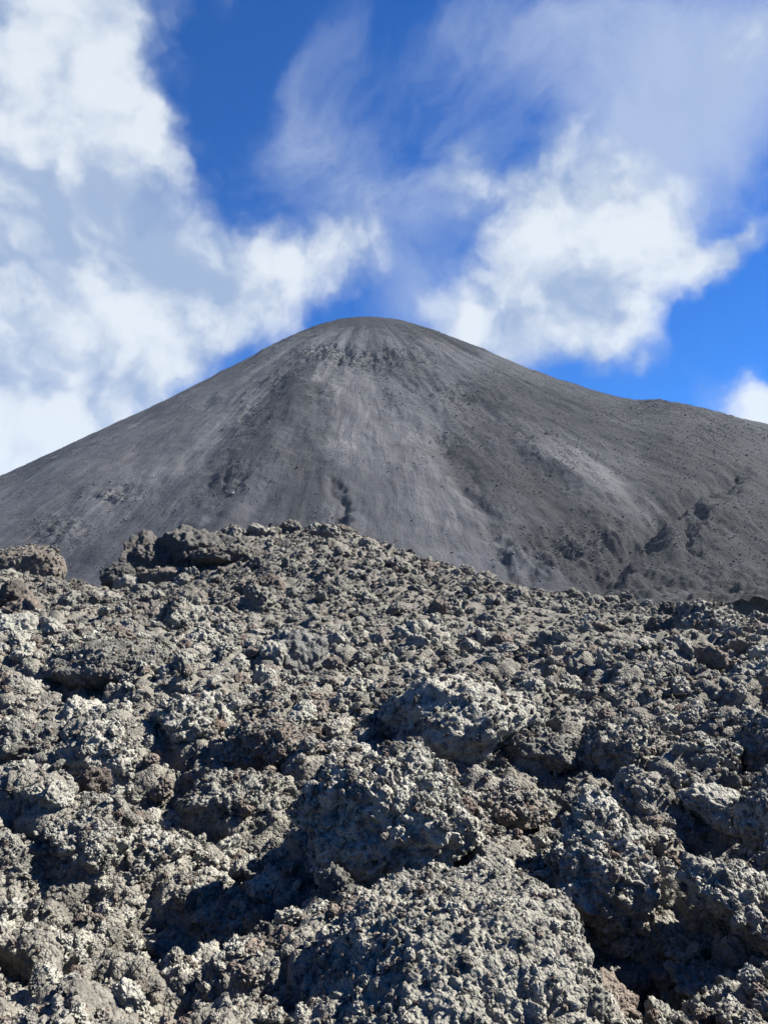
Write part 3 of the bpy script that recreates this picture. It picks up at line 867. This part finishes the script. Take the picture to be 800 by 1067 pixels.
def volcano():
    rows, cols = 900, 1300
    Yv = np.linspace(0, 1, rows) ** 0.9 * 1150 + 300
    U = np.linspace(-1.35, 1.35, cols)
    GY, GU = np.meshgrid(Yv, U, indexing='ij')
    Xs, Ys = at(380, 1100) , 1100.0
    X = GU * GY; Y = GY
    dx, dy = X - Xs, Y - Ys
    r = np.hypot(dx, dy); phi = np.arctan2(dx, -dy)          # 0 towards the camera
    S = np.interp(phi, [-3.15, -2, -1.57, -0.9, -0.3, 0.3, 0.9, 1.57, 2.0, 3.15], [.5, .55, .60, .66, .70, .70, .60, .40, .42, .5])
    rr = np.sqrt(r ** 2 + 75 ** 2) - 75
    z = 405 - S * rr
    # older ridge running off to the right
    xr = (X - 360) / 900
    crest = 275 - 150 * np.clip(xr, -0.4, 2) 
    ridge = crest - 0.47 * np.abs(Y - (1180 - 120 * xr)) - np.clip(-(X - 330), 0, None) * 0.5
    kk = 14.0
    z = np.logaddexp(z / kk, ridge / kk) * kk
    floor = -4 + 0.0 * z
    z = np.logaddexp(z / 10, floor / 10) * 10
    P2 = np.stack([X.ravel() / 100, Y.ravel() / 100, np.zeros(X.size)], 1)
    # gullies down the fall line
    pol = np.stack([phi.ravel() * 9, r.ravel() / 420, np.full(X.size, .3)], 1)
    mid = smoothstep(r, 40, 220).ravel()
    ph2 = pol + 0.5 * vec3(P2, 1.2, 907, 2)
    gul = fbm(ph2, 0.8, 911, 3, .55) * 5.5 * mid
    pol2 = np.stack([phi.ravel() * 46, r.ravel() / 220, np.zeros(X.size)], 1) + 0.9 * vec3(P2, 2.0, 921, 2)
    fine = fbm(pol2, 1.0, 931, 3, .6) * 0.9 * mid
    # rocky outcrops near the top and the foot, given by azimuth from the eye and height
    px = 400 + FOC * GU.ravel() 
    hz = z.ravel()
    P3 = np.stack([X.ravel(), Y.ravel(), hz], 1) / 100
    def spot(cx, row, sx, sy):
        e = elev(np.array([row]))[0]
        el = (hz - CAM_Z) / Y.ravel()
        return np.exp(-((px - cx) / sx) ** 2 - ((el - e) * FOC / sy) ** 2) * (Y.ravel() < Ys + 30)
    rocky = (spot(385, 372, 60, 13) * 1.0 + spot(335, 368, 22, 10) + spot(295, 392, 26, 10) * .9 + spot(265, 430, 20, 18) * .6
             + spot(240, 500, 22, 22) * .8 + spot(120, 508, 30, 10) * .9 + spot(60, 545, 30, 18) * .9 + spot(480, 410, 40, 16) * .5
             + spot(600, 575, 55, 22) * 1.0 + spot(720, 560, 60, 30) * .6 + spot(560, 470, 50, 30) * .35 + spot(690, 425, 60, 8) * .6 + spot(760, 470, 50, 18) * .4
             + spot(345, 545, 25, 18) * .6 + spot(470, 450, 30, 20) * .4)
    rocky = np.clip(rocky, 0, 1)
    rk = np.clip(fbm(P3, 5.0, 941, 5, .62), -1, 1)
    rk2 = np.abs(fbm(P3, 9.0, 951, 3, .6))
    pol3 = np.stack([phi.ravel() * 30, r.ravel() / 45, np.zeros(X.size)], 1) + 0.5 * vec3(P3, 3.0, 991, 2)
    ledge = fbm(pol3, 1.0, 995, 4, .62)
    z1 = hz + gul + fine + rocky * (ledge * 5 + rk * 3.5 - rk2 * 2.5) + fbm(P3, 1.6, 961, 5, .55) * 2.4
    z1 = z1 + np.exp(-((px - 345) / 30) ** 2) * 0
    # bring the skyline onto the photographed outline, azimuth by azimuth
    Z = z1.reshape(rows, cols)
    el = (Z - CAM_Z) / Y
    cur = el.max(axis=0)
    # true projection: row depends on azimuth as well
    c, s = math.cos(PITCH), math.sin(PITCH)
    xx = np.abs(U)
    pxs = 400 + FOC * U                      # U = x / y in the world; convert to image px
    tgt = np.zeros(cols)
    for i, u in enumerate(U):
        # find v with x/(depth) so that world azimuth equals u
        lo_px = u
        v = 0.2
        for _ in range(12):
            yw = c - v * s
            pxi = 400 + FOC * u * yw
            v = (533.5 - np.interp(pxi, SX, SR)) / FOC
        tgt[i] = (s + v * c) / (c - v * s)
    kf = tgt / np.maximum(cur, 0.01)
    kern = np.hanning(41); kern /= kern.sum()
    kf = np.convolve(np.pad(kf, 20, mode='edge'), kern, 'valid')
    print('outline correction', kf.min(), kf.max())
    Z = CAM_Z + (Z - CAM_Z) * np.where(Z > 0, kf[None, :], 1)
    V = np.stack([X.ravel(), Y.ravel(), Z.ravel()], 1)
    # tones of ash and scoria in fans and bands, plus cloud shade painted on the right flank
    dep = Y.ravel() * c + (Z.ravel() - CAM_Z) * s
    fx = 400 + FOC * X.ravel() / dep
    fy = 533.5 - FOC * (-Y.ravel() * s + (Z.ravel() - CAM_Z) * c) / dep
    jit = fbm(P3, 3.0, 971, 4, .6), fbm(P3, 3.0, 981, 4, .6)
    fx = fx + jit[0] * 14; fy = fy + jit[1] * 9

    def stroke(pts, w, wt):
        best = np.full(fx.size, 1e9)
        for (x0, y0), (x1, y1) in zip(pts[:-1], pts[1:]):
            lx, ly = x1 - x0, y1 - y0
            t = np.clip(((fx - x0) * lx + (fy - y0) * ly) / (lx * lx + ly * ly), 0, 1)
            best = np.minimum(best, (fx - x0 - t * lx) ** 2 + (fy - y0 - t * ly) ** 2)
        return np.exp(-best / (w * w)) * wt

    Zr = Z.ravel().copy()
    nz = fbm(P3, 6.0, 1001, 4, .6)
    Zr += stroke([(325, 385), (290, 440), (225, 560)], 30, 7.0) - stroke([(770, 495), (690, 542), (640, 592), (600, 640)], 10, 9.0)
    Zr += stroke([(800, 545), (740, 530), (700, 575)], 14, 7.0) - stroke([(730, 538), (722, 575)], 6, 7.0) - stroke([(350, 500), (366, 560)], 5, 4.0)
    Zr += stroke([(540, 580), (600, 590), (680, 612), (800, 625)], 24, 1.0) * (3 + nz * 5 + ledge * 3)
    Zr -= stroke([(430, 400), (470, 470), (520, 560)], 10, 4.0) - stroke([(500, 410), (580, 480), (650, 560)], 16, 5.0)
    Zr += stroke([(672, 419), (700, 421), (760, 433)], 5, 1.0) * (2.0 + nz * 3)
    Z = Zr.reshape(rows, cols)
    V = np.stack([X.ravel(), Y.ravel(), Zr], 1)
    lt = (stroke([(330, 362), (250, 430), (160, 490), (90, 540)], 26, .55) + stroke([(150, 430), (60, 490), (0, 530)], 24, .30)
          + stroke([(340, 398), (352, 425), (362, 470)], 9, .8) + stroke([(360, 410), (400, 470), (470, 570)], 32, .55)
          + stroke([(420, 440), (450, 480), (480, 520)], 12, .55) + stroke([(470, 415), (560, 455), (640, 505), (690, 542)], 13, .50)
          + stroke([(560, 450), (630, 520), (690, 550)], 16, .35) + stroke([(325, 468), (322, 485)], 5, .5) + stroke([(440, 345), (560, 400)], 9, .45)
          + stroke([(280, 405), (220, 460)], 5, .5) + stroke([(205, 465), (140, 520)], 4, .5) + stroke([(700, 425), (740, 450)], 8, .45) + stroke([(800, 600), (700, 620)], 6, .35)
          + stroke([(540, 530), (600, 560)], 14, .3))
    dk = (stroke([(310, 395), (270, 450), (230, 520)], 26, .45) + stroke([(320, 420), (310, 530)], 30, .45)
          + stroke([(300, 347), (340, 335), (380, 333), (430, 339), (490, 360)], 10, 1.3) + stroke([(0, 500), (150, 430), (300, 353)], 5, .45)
          + stroke([(520, 410), (650, 440), (800, 500)], 38, .95) + stroke([(630, 590), (720, 590), (800, 600)], 50, 1.2) + stroke([(500, 480), (620, 560)], 40, .55) + stroke([(690, 420), (800, 450)], 16, .6)  # right flank: dark scoria, with a cloud's shadow put into the colour
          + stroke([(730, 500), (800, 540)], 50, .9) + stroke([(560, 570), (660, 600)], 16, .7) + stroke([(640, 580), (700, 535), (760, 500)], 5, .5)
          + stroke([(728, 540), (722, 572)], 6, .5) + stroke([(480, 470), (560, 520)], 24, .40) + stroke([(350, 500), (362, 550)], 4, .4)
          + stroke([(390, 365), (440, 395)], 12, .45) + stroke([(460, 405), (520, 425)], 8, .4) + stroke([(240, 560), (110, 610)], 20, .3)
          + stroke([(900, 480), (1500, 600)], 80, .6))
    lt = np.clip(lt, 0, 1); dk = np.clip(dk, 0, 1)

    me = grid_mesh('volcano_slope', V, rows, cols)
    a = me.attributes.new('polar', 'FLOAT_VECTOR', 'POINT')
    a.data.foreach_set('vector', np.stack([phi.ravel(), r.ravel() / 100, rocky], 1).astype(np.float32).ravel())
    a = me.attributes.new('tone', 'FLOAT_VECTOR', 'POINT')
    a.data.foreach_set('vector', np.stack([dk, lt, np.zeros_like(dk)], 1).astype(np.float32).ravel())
    m = Mat('volcano_ash')
    pa = m.attr('polar'); to = m.attr('tone')
    sp = m.N.new('ShaderNodeSeparateXYZ'); m.L.new(pa.outputs['Vector'], sp.inputs[0])
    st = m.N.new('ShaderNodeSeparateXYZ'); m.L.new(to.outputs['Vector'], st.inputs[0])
    P = m.geo.outputs['Position']
    wob = m.noise(P, 0.006, 4)
    def streak(kphi, kr, rough=.6, dist=0.0):
        cb = m.N.new('ShaderNodeCombineXYZ')
        m.L.new(m.math('ADD', m.math('MULTIPLY', sp.outputs[0], kphi), m.math('MULTIPLY', wob, 4.0)), cb.inputs[0])
        m.L.new(m.math('MULTIPLY', sp.outputs[1], kr), cb.inputs[1])
        m.L.new(m.math('MULTIPLY', wob, 3.0), cb.inputs[2])
        return m.noise(cb.outputs[0], 1.0, 6, rough, dist)
    s1 = streak(14, 0.55); s2 = streak(60, 1.4, .7); s3 = streak(5, .5); s4 = streak(95, 1.1, .7)
    blot = m.noise(P, 0.02, 8, .65)
    speck = m.math('ADD', m.math('MULTIPLY', streak(120, 9.0, .7), .45), m.math('MULTIPLY', m.noise(P, 0.55, 5, .75), .55))
    c = m.mix(m.step(s1, .30, .72), (0.0285, 0.0305, 0.037), (0.0465, 0.0490, 0.0575))
    c = m.mix(m.step(s2, .48, .74, 0, .25), c, (0.100, 0.097, 0.097))
    c = m.mix(m.step(s4, .50, .74, 0, .22), c, (0.030, 0.030, 0.031))
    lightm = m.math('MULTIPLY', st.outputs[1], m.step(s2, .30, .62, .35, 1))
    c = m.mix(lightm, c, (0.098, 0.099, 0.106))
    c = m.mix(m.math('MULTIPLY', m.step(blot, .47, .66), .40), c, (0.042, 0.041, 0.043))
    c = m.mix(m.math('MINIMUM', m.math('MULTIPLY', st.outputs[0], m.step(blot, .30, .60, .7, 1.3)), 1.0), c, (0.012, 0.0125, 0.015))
    c = m.mix(m.math('MULTIPLY', m.step(s3, .55, .72), .25), c, (0.075, 0.065, 0.060))
    c = m.mix(m.math('MULTIPLY', sp.outputs[2], m.step(speck, .42, .60, 0, .45)), c, (0.032, 0.031, 0.031))
    c = m.mix(m.step(speck, .60, .74, 0, .28), c, (0.03, 0.03, 0.03))
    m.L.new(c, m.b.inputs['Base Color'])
    h = m.math('ADD', m.math('MULTIPLY', speck, 0.9), m.math('MULTIPLY', s2, 1.0))
    m.L.new(m.bump(h, 1.5), m.b.inputs['Normal'])
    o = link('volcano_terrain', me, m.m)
    o['kind'] = 'structure'
    # stones and ledges lying on the slope, far too many to count
    g = np.random.default_rng(77)
    area = (Y.ravel() ** 1.0) * (np.abs(U[1] - U[0]))                  # cell width; rows are near even
    vis = (Y.ravel() < Ys + 15) & (np.abs(fx - 400) < 520) & (Zr > 5)
    cl = np.clip(fbm(P3, 1.5, 1011, 3, .6) * 1.2 + .25, 0.03, 1) ** 2
    pr = np.where(vis, area * (0.10 * cl + rocky * 0.32 + dk * .10 + (Y.ravel() > Ys - 60) * .12), 0)
    pr /= pr.sum()
    n = 80000
    pk = g.choice(pr.size, n, p=pr)
    h = 0.36 * 1.9 ** g.normal(0, .6, n) * (1 + .3 * rocky[pk]); h = np.clip(h, .2, 4.5)
    p = V[pk] + np.stack([g.normal(0, .8, n), g.normal(0, .8, n), h * .15], 1)
    scl = np.stack([h, h * g.uniform(.8, 1.3, n), h * g.uniform(.6, 1, n)], 1)
    rot = np.stack([g.uniform(-.5, .5, n), g.uniform(-.5, .5, n), g.uniform(0, 6.28, n)], 1)
    sm = Mat('volcano_stone')
    cc = sm.mix(sm.step(sm.noise(sm.geo.outputs['Position'], .05, 4), .4, .6), (0.042, 0.042, 0.046), (0.085, 0.085, 0.088))
    sm.L.new(cc, sm.b.inputs['Base Color'])
    shapes = []
    for k in range(5):
        q = rock_mesh('stone', 7000 + k, 3, (1, .85, .7), knob=(2.2, .2), fine=(5, .1), micro=(9, 0), crag=.3, cut=5, warp=.5)
        q.materials.append(sm.m); shapes.append(q)
    o = scatter('slope_stones', p, scl, rot, g.integers(0, 5, n), shapes)
    o['kind'] = 'stuff'; o['label'] = 'stones strewn over the volcano slope'; o['category'] = 'stones'


volcano()

# ------------------------------------------------------------------ plain below and beyond everything
def plain():
    n = 240
    t = np.linspace(-1, 1, n); ax = np.sign(t) * np.abs(t) ** 1.6 * 3600
    GY, GX = np.meshgrid(ax + 800, ax, indexing='ij')
    P = np.stack([GX.ravel(), GY.ravel(), np.zeros(n * n)], 1)
    z = -13 + fbm(P, 0.004, 55, 4) * 4
    P[:, 2] = z
    m = Mat('ash_plain')
    c = m.mix(m.step(m.noise(m.geo.outputs['Position'], .05, 8, .65), .4, .6), (0.035, 0.035, 0.035), (0.06, 0.058, 0.057))
    m.L.new(c, m.b.inputs['Base Color'])
    o = link('ground', grid_mesh('ground', P, n, n), m.m); o['kind'] = 'structure'


plain()

# ------------------------------------------------------------------ air
def haze():
    import bmesh
    b = bmesh.new(); bmesh.ops.create_cube(b, size=1.0)
    me = bpy.data.meshes.new('haze'); b.to_mesh(me); b.free()
    m = bpy.data.materials.new('haze'); m.use_nodes = True
    nt = m.node_tree; nt.nodes.clear()
    out = nt.nodes.new('ShaderNodeOutputMaterial'); v = nt.nodes.new('ShaderNodeVolumePrincipled')
    v.inputs['Color'].default_value = (0.62, 0.76, 1.0, 1)
    v.inputs['Density'].default_value = 0.00004
    v.inputs['Anisotropy'].default_value = 0.1
    nt.links.new(v.outputs[0], out.inputs['Volume'])
    o = link('haze', me, m); o['kind'] = 'stuff'
    o['label'] = 'thin bluish air between the lava field and the volcano'
    o.scale = (7400, 7400, 520); o.location = (0, 800, -22 + 260)


haze()
